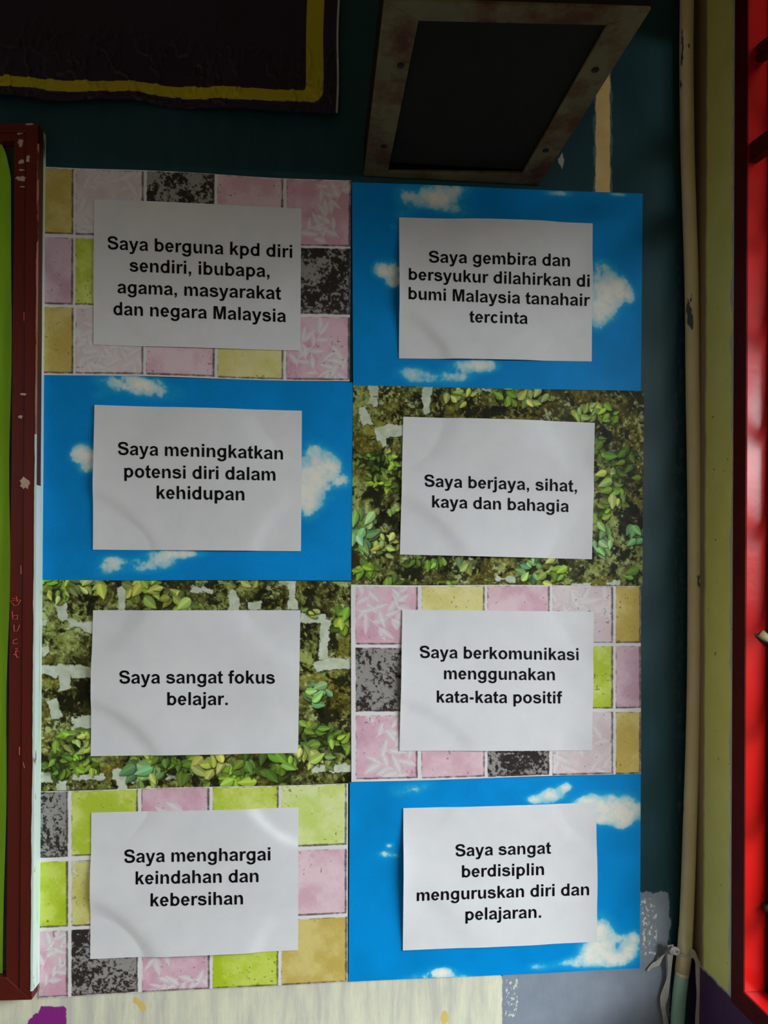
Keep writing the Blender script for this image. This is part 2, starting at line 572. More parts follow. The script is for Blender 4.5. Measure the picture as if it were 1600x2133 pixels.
G['a'] = (1139, ribbon(arc(545, 720, 470, 366, 0, 172, 18), arc(560, 700, 186, 170, 0, 165, 18))
          + [[(746, 720), (1015, 720), (1015, 300), (1030, 120), (1062, 0), (784, 0), (755, 110), (746, 250)]]
          + ribbon(spline([(760, 668), (480, 600), (225, 515), (78, 300), (150, 70), (405, -24), (620, 30), (760, 160)], 5),
                   spline([(760, 490), (560, 445), (420, 400), (358, 305), (395, 205), (500, 172), (650, 205), (750, 330)], 5)))
G['e'] = (1139, ring(565, 531, 487, 555, 205, 335, 2, 326, 34) + rect(340, 445, 1052, 615))
G['c'] = (1139, ring(580, 531, 495, 555, 208, 325, 40, 322, 30))
G['s'] = (1139, stroke([(905, 740), (790, 905), (560, 972), (305, 915), (222, 770), (300, 650), (560, 575), (850, 480), (935, 310), (830, 150), (575, 88), (290, 150), (170, 330)],
                       [255, 225, 215, 235, 270, 270, 260, 270, 280, 240, 225, 230, 270]))
G['S'] = (1366, stroke([(1090, 1030), (1010, 1270), (680, 1372), (330, 1290), (215, 1085), (330, 890), (690, 775), (1060, 640), (1150, 410), (1030, 190), (685, 97), (320, 190), (205, 480)],
                       [290, 250, 235, 270, 295, 300, 290, 300, 300, 280, 245, 260, 290]))
G['k'] = (1139, [[(137, 0), (418, 0), (418, 340), (418, 688), (418, 1466), (137, 1466)],
                 [(418, 340), (549, 477), (730, 674), (1093, 1062), (747, 1062), (418, 688)],
                 [(549, 477), (816, 0), (1119, 0), (730, 674)]])
G['y'] = (1139, [[(14, 1062), (313, 1062), (567, 308), (640, 90), (430, -20)],
                 [(815, 1062), (1106, 1062), (731, 40), (664, -145), (600, -285), (520, -370), (420, -415), (280, -431), (100, -410), (75, -190), (190, -207), (300, -200), (370, -140), (425, -10), (567, 308)]])
G['t'] = (682, [[(161, 838), (161, 370), (180, 140), (245, 30), (416, -24), (540, -20), (659, 12), (635, 230), (580, 212), (530, 207), (470, 225), (443, 300), (443, 838)],
                rect(32, 838, 634, 1062)[0], [(161, 1062), (443, 1062), (443, 1437), (161, 1273)]])
G['f'] = (682, rect(180, 0, 461, 842) + rect(24, 842, 671, 1062)
          + [[(180, 1062), (461, 1062), (461, 1137), (480, 1215), (560, 1257), (660, 1245), (698, 1441), (590, 1482), (480, 1491), (330, 1460), (230, 1380), (185, 1260)]])
G['j'] = (569, [[(147, 1062), (147, 20), (145, -90), (120, -160), (70, -176), (20, -176), (-45, -165), (-94, -405), (-10, -425), (110, -431), (270, -400), (370, -310), (415, -180), (428, 20), (428, 1062)]] + rect(147, 1206, 428, 1466))
G['r'] = (797, rect(135, 0, 416, 500) + [[(135, 500), (416, 500), (450, 740), (520, 825), (600, 845), (660, 835), (742, 791), (829, 1036), (740, 1075), (657, 1086), (590, 1076), (500, 1030), (396, 911), (396, 1062), (135, 1062)]])
G['M'] = (1706, rect(145, 0, 420, 1466) + rect(1286, 0, 1561, 1466) + [[(420, 1154), (710, 0), (854, 466), (588, 1466), (420, 1466)], [(1286, 1154), (1286, 1466), (1117, 1466), (854, 466), (995, 0)], [(710, 0), (995, 0), (854, 466)]])
G['.'] = (569, rect(147, 0, 428, 281))
G[','] = (569, [[(137, 281), (418, 281), (418, 80), (395, -80), (320, -200), (190, -290), (135, -175), (220, -115), (262, -50), (272, 0), (137, 0)]])
G['-'] = (682, rect(115, 391, 567, 672))
G[' '] = (569, [])


def text_polys(text, x0, y0, x1, y1):
    """glyph polygons in pixel space, ink running from (x0, y0) to (x1, y1) on the baseline"""
    adv = 0; polys = []
    for ch in text:
        w, g = G[ch]; polys += shiftx(g, adv); adv += w
    xs = [x for p in polys for x, _ in p]; a, b = min(xs), max(xs)
    k = (x1 - x0) / (b - a)
    return [[(x0 + (x - a) * k, y0 + (y1 - y0) * (x - a) / (b - a) - y * k * 1.02) for x, y in p] for p in polys]


# ------------------------------------------------------------------ the setting
XR = float(on_y(1440, HOR, 0.0)[0])         # right wall plane
ZLINE = float(on_x(1520, 2075, XR)[2])      # purple dado line on the right wall


def sd_box(px, py, x0, y0, x1, y1):
    dx = np.maximum(x0 - px, px - x1); dy = np.maximum(y0 - py, py - y1)
    return np.maximum(dx, dy)


def wall_back():
    xs = np.arange(-0.80, XR + 0.0001, 0.006); xs[-1] = XR
    zs = np.arange(0.0, 2.6, 0.006)
    Xg, Zg = np.meshgrid(xs, zs[::-1])
    V = np.stack([Xg, np.zeros_like(Xg), Zg], -1)
    px, py = proj(V)
    stripe = -sd_box(px, py, 1241, -400, 1271, 520)
    low = -sd_box(px, py, -400, 2028 - (px - 700) * 0.0, 1046, 2600)
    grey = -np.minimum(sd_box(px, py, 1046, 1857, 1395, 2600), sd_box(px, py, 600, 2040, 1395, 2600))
    purple = -np.minimum(sd_box(px, py, 84, 2096, 139, 2300), np.hypot(px - 88, (py - 2150) * .8) - 34)
    chip = -np.minimum(np.abs(px - 1169) * 1.5 + np.abs(py - 335) * .5 - 11, np.abs(px - 1167) * 1.4 + np.abs(py - 362) - 5)
    ochre = -np.minimum(np.minimum(np.abs(px - 283) + np.abs(py - 2083) * 1.4 - 12, np.abs(px - 297) + np.abs(py - 2098) - 12), np.hypot(px - 926, (py - 2120) * .6) - 9)
    fleck = -np.minimum(sd_box(px, py, 1336, 1872, 1368, 1990), sd_box(px, py, 1052, 2036, 1078, 2120))
    corner = -sd_box(px, py, 1407, 500, 1600, 1850)
    m, nt, b = mat('painted_back_wall'); setb(b, .5, .35)

    def mask(name, amp, scale, stretch=(1, 1, 1), soft=1.0):
        a = node(nt, 'ShaderNodeAttribute', attribute_name=name)
        n = math_(nt, 'MULTIPLY', math_(nt, 'SUBTRACT', noise(nt, scale, 5, .65, stretch), .5), amp)
        return ramp(nt, math_(nt, 'ADD', a.outputs['Fac'], n), -soft, soft)
    brush = noise(nt, 60, 5, .65, (1, 1, .12))
    col = mix(nt, ramp(nt, brush, .3, .7), L4((18, 60, 68)), L4((23, 69, 77)))
    # cracked older paint near the corner
    c2 = math_(nt, 'MULTIPLY', mask('corner', 14, 50), ramp(nt, noise(nt, 120, 5, .7, (1, 1, .5)), .52, .60))
    col = mix(nt, c2, col, L4((62, 80, 80)))
    pale = mix(nt, ramp(nt, noise(nt, 35, 6, .7, (1, 1, .14)), .42, .62), L4((232, 230, 202)), L4((202, 201, 186)))
    pale = mix(nt, ramp(nt, noise(nt, 9, 4, .6), .55, .7), pale, L4((214, 211, 192)))
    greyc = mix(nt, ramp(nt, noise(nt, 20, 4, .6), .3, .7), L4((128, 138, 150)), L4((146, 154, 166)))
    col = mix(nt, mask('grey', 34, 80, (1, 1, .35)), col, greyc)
    fl = math_(nt, 'MULTIPLY', mask('fleck', 30, 60), ramp(nt, noise(nt, 210, 4, .7, (1, 1, .6)), .545, .56))
    col = mix(nt, fl, col, L4((216, 222, 204)))
    col = mix(nt, mask('low', 10, 90), col, pale)
    col = mix(nt, mask('purple', 12, 120), col, L4((140, 36, 132)))
    col = mix(nt, mask('ochre', 8, 90), col, L4((222, 196, 112)))
    bare = mix(nt, ramp(nt, noise(nt, 30, 5, .6), .35, .65), L4((250, 216, 144)), L4((242, 206, 130)))
    bare = mix(nt, ramp(nt, noise(nt, 95, 3, .6), .69, .72), bare, L4((120, 84, 46)))
    edge = math_(nt, 'ADD', node(nt, 'ShaderNodeAttribute', attribute_name='stripe').outputs['Fac'],
                 math_(nt, 'MULTIPLY', math_(nt, 'SUBTRACT', noise(nt, 60, 4, .6, (1, 1, .5), (5, 5, 5)), .5), 22))
    col = mix(nt, ramp(nt, edge, -5, -3), col, L4((92, 110, 124)))
    col = mix(nt, mask('stripe', 9, 110, (1, 1, .5)), col, bare)
    col = mix(nt, mask('chip', 10, 160), col, L4((190, 196, 190)))
    nt.links.new(col, b.inputs['Base Color'])
    h = math_(nt, 'ADD', brush, math_(nt, 'MULTIPLY', mask('stripe', 9, 110, (1, 1, .5)), -1.5))
    h = math_(nt, 'ADD', h, math_(nt, 'MULTIPLY', mask('low', 10, 90), noise(nt, 30, 6, .7, (1, 1, .2))))
    bump(nt, b, h, .35, .0012)
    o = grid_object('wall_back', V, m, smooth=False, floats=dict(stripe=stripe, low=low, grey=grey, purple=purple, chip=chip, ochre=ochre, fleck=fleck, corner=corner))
    tag(o, kind='structure')
    # masonry behind the painted face
    P = Parts().box((-0.80, 0.002, 0), (XR + .15, .12, 2.6)).out('wall_core', mottled('plaster', (150, 146, 138), (166, 162, 152), 20), o)
    return o


wall_back()

# window opening in the right wall: pixel measures on the wall plane
Y_OUT = float(on_x(1529, 1200, XR)[1]); Y_IN = float(on_x(1555, 1200, XR)[1])
Z_SILL = float(on_x(1551, 2066, XR)[2])
W_END, Z_TOP = -0.86, 2.14
SIDE = abs(Y_IN - Y_OUT)
Z_OUT = Z_SILL - SIDE


def wall_right():
    m, nt, b = mat('painted_right_wall'); setb(b, .5, .3)
    tc = node(nt, 'ShaderNodeTexCoord'); sp = node(nt, 'ShaderNodeSeparateXYZ')
    nt.links.new(tc.outputs['Object'], sp.inputs[0])
    n = noise(nt, 60, 5, .65)
    lime = mix(nt, ramp(nt, noise(nt, 14, 4, .6), .35, .65), L4((226, 222, 122)), L4((233, 230, 136)))
    # scuffed white undercoat next to the frame
    yy = math_(nt, 'SUBTRACT', Y_OUT + .008, sp.outputs['Y'])
    e = ramp(nt, math_(nt, 'ADD', math_(nt, 'MULTIPLY', yy, 300), math_(nt, 'MULTIPLY', math_(nt, 'SUBTRACT', noise(nt, 24, 5, .6), .5), 6)), -.2, .4)
    col = mix(nt, e, lime, L4((188, 192, 186)))
    patch = math_(nt, 'MULTIPLY', ramp(nt, noise(nt, 22, 5, .6, (1, 1, .6), (2, 9, 4)), .64, .67), ramp(nt, math_(nt, 'MULTIPLY', sp.outputs['Z'], -1), -.95, -.82))
    col = mix(nt, patch, col, L4((178, 184, 178)))
    # brown corner band beside the pipe: its shade painted into the wall colour
    cy = math_(nt, 'ADD', math_(nt, 'MULTIPLY', sp.outputs['Y'], 300), math_(nt, 'MULTIPLY', math_(nt, 'SUBTRACT', noise(nt, 12, 4, .6), .5), 3))
    col = mix(nt, ramp(nt, cy, -12.5, -10.5), col, L4((148, 128, 98)))
    col = mix(nt, ramp(nt, noise(nt, 110, 3, .6), .70, .72), col, L4((96, 90, 52)))
    zz = math_(nt, 'ADD', sp.outputs['Z'], math_(nt, 'MULTIPLY', math_(nt, 'SUBTRACT', n, .5), .012))
    dado = ramp(nt, math_(nt, 'SUBTRACT', ZLINE, zz), -.0008, .0008)
    col = mix(nt, ramp(nt, math_(nt, 'SUBTRACT', ZLINE + .003, zz), -.0008, .0008), col, L4((170, 172, 160)))
    col = mix(nt, dado, col, mix(nt, ramp(nt, noise(nt, 40), .3, .7), L4((66, 38, 78)), L4((80, 46, 92))))
    nt.links.new(col, b.inputs['Base Color']); bump(nt, b, n, .25, .001)
    t = .10
    P = Parts()
    P.box((XR, Y_OUT - .004, 0), (XR + t, .0, 2.6))
    P.box((XR, W_END, 0), (XR + t, Y_OUT - .004, Z_OUT + .004))
    P.box((XR, W_END, Z_TOP), (XR + t, Y_OUT - .004, 2.6))
    P.box((XR, -2.6, 0), (XR + t, W_END, 2.6))
    return tag(P.out('wall_right', m), kind='structure')


wall_right()
tag(Parts().box((-2.2, -2.6, -.05), (XR + .1, .12, 0)).out('floor', mottled('cement_floor', (120, 106, 84), (140, 124, 98), 8)), kind='structure')
tag(Parts().box((-2.2, -2.6, 2.6), (XR + .1, .12, 2.65)).out('ceiling', mottled('ceiling_paint', (190, 188, 180), (200, 198, 190), 6)), kind='structure')

tag(Parts().box((-2.2, -1.80, 1.96), (XR, -1.68, 2.6)).out('lintel_blocker', mottled('lintel_blocker_paint', (60, 90, 96), (70, 100, 104), 6)), kind='structure')  # unseen lintel added to cut sky light off the upper poster wall

tag(Parts().box((XR + .1, -2.6, 2.16), (XR + .97, .12, 2.22)).box((XR + .92, -2.6, 1.90), (XR + .97, .12, 2.16)).out('eave_blocker', mottled('eave_blocker_paint', (150, 146, 136), (164, 160, 150), 6)), kind='structure')  # unseen eave and drop board added to cut high sky light at the window

# window frame: red gloss outer faces, maroon room side
M_RED = mottled('gloss_red_paint', (180, 17, 14), (192, 22, 17), 12, rough=.27, spec=.32, bumpy=.5)
M_MAROON = mottled('maroon_paint', (78, 12, 12), (88, 15, 14), 30, rough=.6, spec=.12)
M_STEEL = mottled('dark_steel', (58, 52, 44), (92, 84, 66), 80, rough=.4, metal=.7)


def window():
    root = empty('window_1', (XR, (Y_OUT + W_END) / 2, Z_OUT))
    tag(root, 'red painted window frame with dark maroon room side right of the lime wall', 'window', kind='structure')
    d = .029
    fr = Parts()
    fr.box((XR - .0006, Y_IN, Z_SILL - SIDE), (XR + d, Y_OUT, Z_TOP))
    fr.box((XR - .0006, W_END, Z_SILL - SIDE), (XR + d, Y_IN, Z_SILL))
    fr.box((XR - .0006, W_END, Z_TOP - SIDE), (XR + d, Y_IN, Z_TOP))
    o = fr.out('window_frame', M_RED, root, bevel=.0012)
    fc = Parts()
    for lo, hi in (((Y_IN, Z_SILL - SIDE), (Y_OUT, Z_TOP)), ((W_END, Z_SILL - SIDE), (Y_IN, Z_SILL)), ((W_END, Z_TOP - SIDE), (Y_IN, Z_TOP))):
        fc.box((XR - .0018, lo[0], lo[1]), (XR - .0008, hi[0], hi[1] - (.0006 if hi[1] == Z_SILL else 0)))
    fc.out('frame_face', M_MAROON, root)['label'] = 'dark maroon room side of the frame'
    st = Parts()
    st.box((XR + d, Y_IN - .016, Z_SILL - .02), (XR + d + .04, Y_IN + .02, Z_TOP))
    st.box((XR + d, W_END, Z_SILL - .02), (XR + d + .04, Y_IN, Z_SILL + .012))
    st.out('outer_stop', M_MAROON, root, bevel=.001)
    # transom bars that cross the opening at the top
    for (x0, y0, x1, y1, hw) in ((1566, 121, 1690, 27, .0105), (1557, 322, 1690, 226, .0125)):
        xb = XR + (.010 if x0 > 1560 else .0015); a = on_x(x0, y0, xb); b_ = on_x(x1, y1, xb)
        a[1] = min(a[1], Y_IN + .001)
        dirv = (b_ - a) / np.linalg.norm(b_ - a); end = a + dirv * .55
        up = np.cross([1, 0, 0], dirv); up /= np.linalg.norm(up)
        Parts().prism([a + up * hw, end + up * hw, end - up * hw, a - up * hw], (.012, 0, 0)).out('grille_bar', M_MAROON, root, bevel=.001)
    # slanting flat bars further along the grille
    for k in range(9):
        z = Z_SILL + .10 + .125 * k
        a = np.array([XR + .045, Y_IN - .03, z]); e = a + np.array([0, -.5, .34])
        up = np.array([0, -.56, -.83]) * .010
        Parts().prism([a + up, e + up, e - up, a - up], (.006, 0, 0)).out('grille_bar', M_MAROON, root)
    # hook latch with a strip of pale tape
    a = on_x(1553, 1311, XR + .003); b_ = on_y(1606, 1345, a[1] - .012)
    lp = Parts(); lp.tube([a, (a + b_) / 2 + (0, 0, .001), b_], .0028, 10)
    la = lp.out('latch', M_STEEL, root, True)
    c0 = on_y(1584, 1318, a[1] - .008); c1 = on_y(1606, 1336, a[1] - .010)
    Parts().tube([c0, c1], .0052, 14).out('latch_knob', mottled('pale_tape', (226, 214, 158), (206, 190, 130), 120, rough=.5), la, True)
    k0 = on_y(1597, 1889, Y_IN - .004)
    Parts().tube([k0 + (0, .004, 0), k0 + (0, -.006, 0)], .0055, 14).out('catch', M_STEEL, root, True)


window()


# ------------------------------------------------------------------ posters
def sheet_height(u, v, seed, amp, lift):
    rng = np.random.default_rng(seed)
    a = 1.41
    h = np.zeros_like(u)
    r = None
    for (cu, cv_) in ((0, 0), (1, 0), (1, 1), (0, 1)):
        rr = (np.abs((u - cu) * a * rng.uniform(.8, 1.2)) ** 1.35 + np.abs((v - cv_) * rng.uniform(.8, 1.2)) ** 1.35) ** (1 / 1.35) / rng.uniform(.28, .44)
        w = .5 + .5 * np.tanh((rr - 1) * rng.uniform(4.5, 8.5))
        r = w if r is None else r * w
    amp = amp * rng.uniform(1.2, 2.0)
    h = amp * r
    for _ in range(6):
        ang = rng.uniform(0, 3.14); f = rng.uniform(2.5, 7); ph = rng.uniform(0, 6.28)
        h = h + amp * .15 * np.sin((u * a * math.cos(ang) + v * math.sin(ang)) * f + ph)
    # lifted left edge / right edge
    l, rgt = lift
    h = h + l * np.exp(-u / .10) * np.sin(np.clip(v, 0, 1) * math.pi) ** 1.5
    h = h + rgt * np.exp(-(1 - u) / .08) * np.sin(np.clip(v, 0, 1) * math.pi) ** 1.5
    return np.maximum(h, 0) + .0004


def poster(label, corners, zoom, paint, layer, sheet, lines, seed, amp=.0016, lift=(0, 0), edge_wave=0.0):
    y0 = -.0008 - layer
    cv = Canvas(corners, zoom); paint(cv)
    base = on_y(*bilin(corners, .5, 1.0).T[:2], y0).reshape(3)
    root = empty('wall_poster', base)
    tag(root, label, 'poster', 'slogan posters pasted on the wall')
    u, v = np.meshgrid(np.linspace(0, 1, CW), np.linspace(0, 1, CH))
    p = bilin(corners, u, v)
    p[..., 1] += edge_wave * np.sin(u * 9 + seed) * (1 - v) + edge_wave * .8 * np.sin(u * 8 + 2 * seed) * v
    V = on_y(p[..., 0], p[..., 1], y0)
    V[..., 1] -= .0006 * fbm(CH, CW, 120, seed + 90, 2)
    o = grid_object('background_sheet', V, M_PRINT, root, lin(np.clip(cv.a, 0, 255)))
    # white sheet
    n1, n2 = 200, 145
    u, v = np.meshgrid(np.linspace(0, 1, n1), np.linspace(0, 1, n2))
    p = bilin(sheet, u, v)
    V = on_y(p[..., 0], p[..., 1], y0 - .0009)
    V[..., 1] -= sheet_height(u, v, seed, amp, lift)
    s = grid_object('message_sheet', V, M_SHEET, root)
    # lettering
    zx, zy, k = zoom
    verts, faces = [], []
    for (t, x0, x1, b0, b1) in lines:
        for q in text_polys(t, zx + x0 * k, zy + b0 * k, zx + x1 * k, zy + b1 * k):
            faces.append(tuple(range(len(verts), len(verts) + len(q)))); verts += q
    q = np.array(verts)
    uu, vv = inv_bilin(sheet, q[:, 0], q[:, 1])
    P = on_y(q[:, 0], q[:, 1], y0 - .0009)
    P[:, 1] -= sheet_height(uu, vv, seed, amp, lift) + .00032
    link('lettering', P, faces, M_INK, s)
    return root


SKY_A = lambda s: [(400, 60, 150, 60, .62), (520, 80, 130, 60, .95), (650, 120, 110, 50, .5), (300, 130, 60, 30, .35),
                   (205, 425, 62, 55, 1.0), (260, 450, 70, 70, .95), (240, 500, 60, 35, .6),
                   (1400, 540, 130, 140, 1.0), (1480, 490, 60, 60, .95), (1525, 560, 60, 45, .85), (1370, 690, 60, 80, .7), (1400, 410, 70, 60, .55), (1330, 620, 90, 130, 1.0),
                   (380, 970, 110, 45, .75), (330, 1010, 90, 45, .45), (520, 1000, 130, 40, .5), (620, 960, 110, 50, .75), (720, 930, 130, 32, .95), (200, 1050, 60, 25, .3)]


def sky_r1(cv):
    paint_sky(cv, [(320, 100, 110, 80, .6), (470, 110, 140, 75, 1.0), (560, 60, 110, 50, .6), (600, 180, 130, 50, .45), (280, 200, 80, 40, .35), (230, 265, 40, 25, .3),
                   (170, 495, 62, 55, 1.0), (235, 510, 60, 75, .9), (230, 565, 50, 35, .7),
                   (1350, 620, 110, 150, 1.0), (1440, 590, 80, 80, .95), (1500, 640, 60, 55, .85), (1330, 740, 60, 90, .8), (1350, 480, 70, 60, .5), (1390, 700, 90, 70, .7),
                   (330, 1050, 120, 45, .65), (400, 1090, 120, 40, .5), (560, 1070, 120, 50, .65), (650, 1010, 130, 42, .95), (730, 1010, 80, 42, .7),
                   (1120, 85, 110, 25, .6), (1440, 92, 70, 16, .6)], 3)


def sky_l2(cv): paint_sky(cv, SKY_A(0), 4)


def sky_r4(cv):
    paint_sky(cv, [(330, 115, 130, 52, .5), (420, 90, 90, 40, .4), (230, 410, 34, 22, .75), (205, 455, 75, 28, .6), (270, 465, 40, 16, .4),
                   (1000, 165, 70, 34, .8), (1090, 140, 75, 52, .95), (1165, 100, 45, 36, .9),
                   (1270, 180, 90, 50, .9), (1400, 210, 170, 95, 1.0), (1500, 230, 95, 70, 1.0), (1465, 290, 50, 50, .85), (1360, 260, 120, 50, .95),
                   (1350, 870, 85, 115, 1.0), (1330, 960, 110, 90, 1.0), (1420, 1010, 110, 55, .98), (1500, 960, 60, 75, .9), (1525, 900, 50, 55, .75), (1440, 900, 70, 60, .55),
                   (1020, 1050, 80, 32, .5), (1200, 1030, 140, 40, .55), (1290, 1000, 80, 50, .6),
                   (500, 1085, 100, 45, .95), (400, 1105, 130, 26, .6), (620, 1105, 70, 22, .5)], 6, (0, 143, 218))


def tiles_l1(cv):
    cols = [(30, 176), (190, 531), (548, 888), (905, 1236), (1255, 1577)]
    def rows(x): s = (x - 30) * .047; return [(44 + s, 374 + s), (394 + s - (x - 30) * .003, 730 + s - (x - 30) * .008), (748 + s - (x - 30) * .008, 1082 + s - (x - 30) * .022)]
    kinds = [['ochre', 'palefloral', 'dark', 'pink', 'pinkfloral'], ['mauve', 'lime', 'ochre', 'pink', 'dark'], ['ochre', 'palefloral', 'pink', 'yellow', 'pinkfloral']]
    t = []
    for r in range(3):
        for c, (a, b) in enumerate(cols):
            ya, _ = rows(a)[r]; _, yb = rows(b)[r]
            t.append((a, ya, b, yb, kinds[r][c]))
    paint_tiles(cv, t, 11)


def tiles_r3(cv):
    cols = [(28, 362), (383, 722), (738, 1070), (1088, 1412), (1428, 1562)]
    kinds = [['pinkfloral', 'yellow', 'pink', 'palefloral', 'ochre'], ['dark', 'lime', 'pink', 'lime', 'mauve'], ['pinkfloral', 'pink', 'dark', 'palefloral', 'ochre']]
    R_ = [((30, 340), (28, 330)), ((360, 702), (348, 682)), ((724, 1066), (702, 1034))]
    t = []
    for r in range(3):
        (a0, a1), (b0, b1) = R_[r]
        for c, (a, b) in enumerate(cols):
            f = lambda x, p, q: p + (q - p) * (x - 28) / 1534
            t.append((a, f(a, a0, b0), b, f(b, a1, b1), kinds[r][c]))
    paint_tiles(cv, t, 12)


def tiles_l4(cv):
    cols = [(48, 191), (210, 535), (555, 885), (902, 1224), (1240, 1558)]
    kinds = [['dark', 'lime', 'pinkfloral', 'lime', 'palelime'], ['limestrong', 'limefloral', 'pink', 'ochre', 'pink'], ['pinkfloral', 'dark', 'pinkfloral', 'limestrong', 'ochre']]
    R_ = [((44, 368), (8, 304)), ((390, 712), (322, 640)), ((730, 1052), (658, 976))]
    t = []
    for r in range(3):
        (a0, a1), (b0, b1) = R_[r]
        for c, (a, b) in enumerate(cols):
            f = lambda x, p, q: p + (q - p) * (x - 48) / 1510
            t.append((a, f(a, a0, b0), b, f(b, a1, b1), kinds[r][c]))
    paint_tiles(cv, t, 13)


LG, MG, DG, BG = (198, 216, 112), (158, 196, 76), (118, 152, 62), (160, 212, 132)


def ivy_r2(cv):
    paint_ivy(cv, [(50, [(122, 10), (128, 70), (118, 110)]), (48, [(412, 20), (412, 160)]), (44, [(62, 130), (90, 215)]), (60, [(150, 270), (225, 250), (290, 245)]),
                   (30, [(180, 290), (185, 340)]), (24, [(700, 25), (760, 35)]), (40, [(640, 985), (660, 950)]), (24, [(790, 1045), (880, 1050)]), (22, [(1380, 1075), (1440, 1070)]), (22, [(1180, 1080), (1290, 1078)])],
              [(200, 480, 130, 100, 34, 44, MG), (120, 420, 90, 60, 12, 36, DG), (70, 800, 70, 110, 16, 80, BG), (190, 880, 80, 70, 16, 46, LG), (240, 680, 40, 40, 5, 55, LG), (70, 1000, 70, 50, 8, 70, MG), (230, 1060, 40, 20, 3, 50, MG),
               (570, 70, 60, 60, 9, 50, LG), (640, 50, 40, 30, 4, 46, LG), (850, 60, 90, 45, 10, 60, MG), (990, 80, 90, 60, 10, 64, LG), (1280, 160, 80, 60, 14, 60, LG), (1390, 170, 60, 60, 9, 50, MG),
               (1350, 350, 60, 70, 8, 56, DG), (1470, 390, 100, 50, 10, 64, DG), (1370, 500, 80, 50, 8, 78, LG), (1480, 490, 70, 50, 8, 50, DG), (1420, 580, 70, 60, 8, 56, MG), (1450, 640, 60, 30, 4, 66, LG), (1350, 680, 50, 60, 8, 52, MG), (1350, 840, 55, 90, 14, 62, BG),
               (1520, 800, 60, 60, 7, 70, BG), (1525, 1020, 40, 40, 3, 68, MG), (450, 955, 60, 35, 5, 58, MG), (350, 960, 60, 40, 5, 50, DG), (620, 970, 40, 40, 3, 80, (176, 196, 130)),
               (960, 1000, 70, 70, 12, 56, BG), (1060, 1010, 60, 70, 10, 60, LG), (1130, 1000, 50, 50, 6, 60, MG), (540, 1075, 40, 14, 3, 50, MG), (200, 350, 30, 20, 4, 30, LG)],
              [(120, 620, 120, 60), (200, 770, 70, 90), (1480, 740, 90, 130), (330, 1020, 110, 60), (780, 150, 160, 40), (1350, 260, 60, 50), (1500, 920, 60, 50), (1320, 900, 50, 60)], 31)


def ivy_l3(cv):
    paint_ivy(cv, [(46, [(110, 140), (125, 220)]), (40, [(420, 60), (420, 170)]), (44, [(990, 70), (988, 170)]), (36, [(1280, 20), (1285, 160)]), (46, [(160, 240), (270, 260)]), (44, [(15, 240), (45, 240)]),
                   (56, [(15, 475), (150, 480), (265, 485)]), (54, [(130, 500), (135, 570)]), (50, [(70, 630), (95, 710)]), (66, [(170, 740), (270, 735)]), (40, [(185, 760), (190, 800)]), (50, [(15, 1020), (130, 1015)]), (50, [(120, 1040), (120, 1085)]),
                   (36, [(170, 1015), (330, 1015)]), (52, [(380, 1000), (470, 1010), (510, 1015)]), (54, [(420, 1030), (420, 1085)]), (30, [(650, 1010), (760, 1015)]),
                   (40, [(1330, 210), (1440, 215)]), (50, [(1450, 230), (1440, 330), (1440, 420)]), (60, [(1400, 460), (1480, 445), (1580, 440)]), (34, [(1380, 985), (1470, 970), (1580, 975)]), (26, [(780, 60), (880, 80)]), (40, [(1060, 155), (1120, 150)]), (30, [(30, 380), (50, 370)])],
              [(110, 60, 100, 45, 16, 62, MG), (240, 60, 90, 50, 12, 64, LG), (60, 40, 50, 30, 6, 60, MG), (90, 100, 60, 40, 7, 46, LG), (510, 70, 60, 50, 7, 78, LG), (580, 60, 50, 50, 5, 74, MG), (640, 110, 80, 60, 9, 72, LG), (740, 140, 60, 40, 5, 72, LG), (1060, 30, 50, 20, 4, 48, LG),
               (1540, 220, 50, 50, 7, 68, MG), (1400, 600, 70, 55, 9, 66, BG), (1350, 770, 40, 40, 4, 60, MG), (1440, 820, 110, 70, 22, 54, DG), (1530, 850, 50, 50, 7, 56, MG), (1370, 910, 70, 45, 7, 78, LG), (1460, 920, 60, 40, 5, 74, LG),
               (190, 890, 110, 110, 44, 54, MG), (100, 960, 80, 70, 16, 46, DG), (200, 850, 60, 50, 10, 50, LG), (240, 960, 60, 40, 10, 50, MG), (560, 950, 90, 70, 14, 76, MG), (520, 990, 80, 40, 7, 88, BG), (720, 960, 90, 70, 12, 74, DG), (880, 950, 90, 70, 14, 84, LG), (1000, 1000, 90, 60, 10, 80, MG), (1060, 940, 70, 50, 8, 76, DG), (1190, 960, 90, 60, 10, 84, DG), (1270, 950, 60, 60, 7, 70, MG),
               (560, 1050, 50, 30, 4, 56, LG), (900, 1040, 50, 36, 4, 60, MG), (640, 930, 60, 30, 5, 54, DG), (1380, 180, 40, 30, 4, 40, LG)],
              [(230, 180, 90, 60), (230, 560, 60, 60), (1440, 690, 70, 60), (1140, 110, 80, 50), (640, 930, 100, 40), (240, 820, 50, 40), (30, 960, 40, 90), (160, 660, 60, 60)], 47)


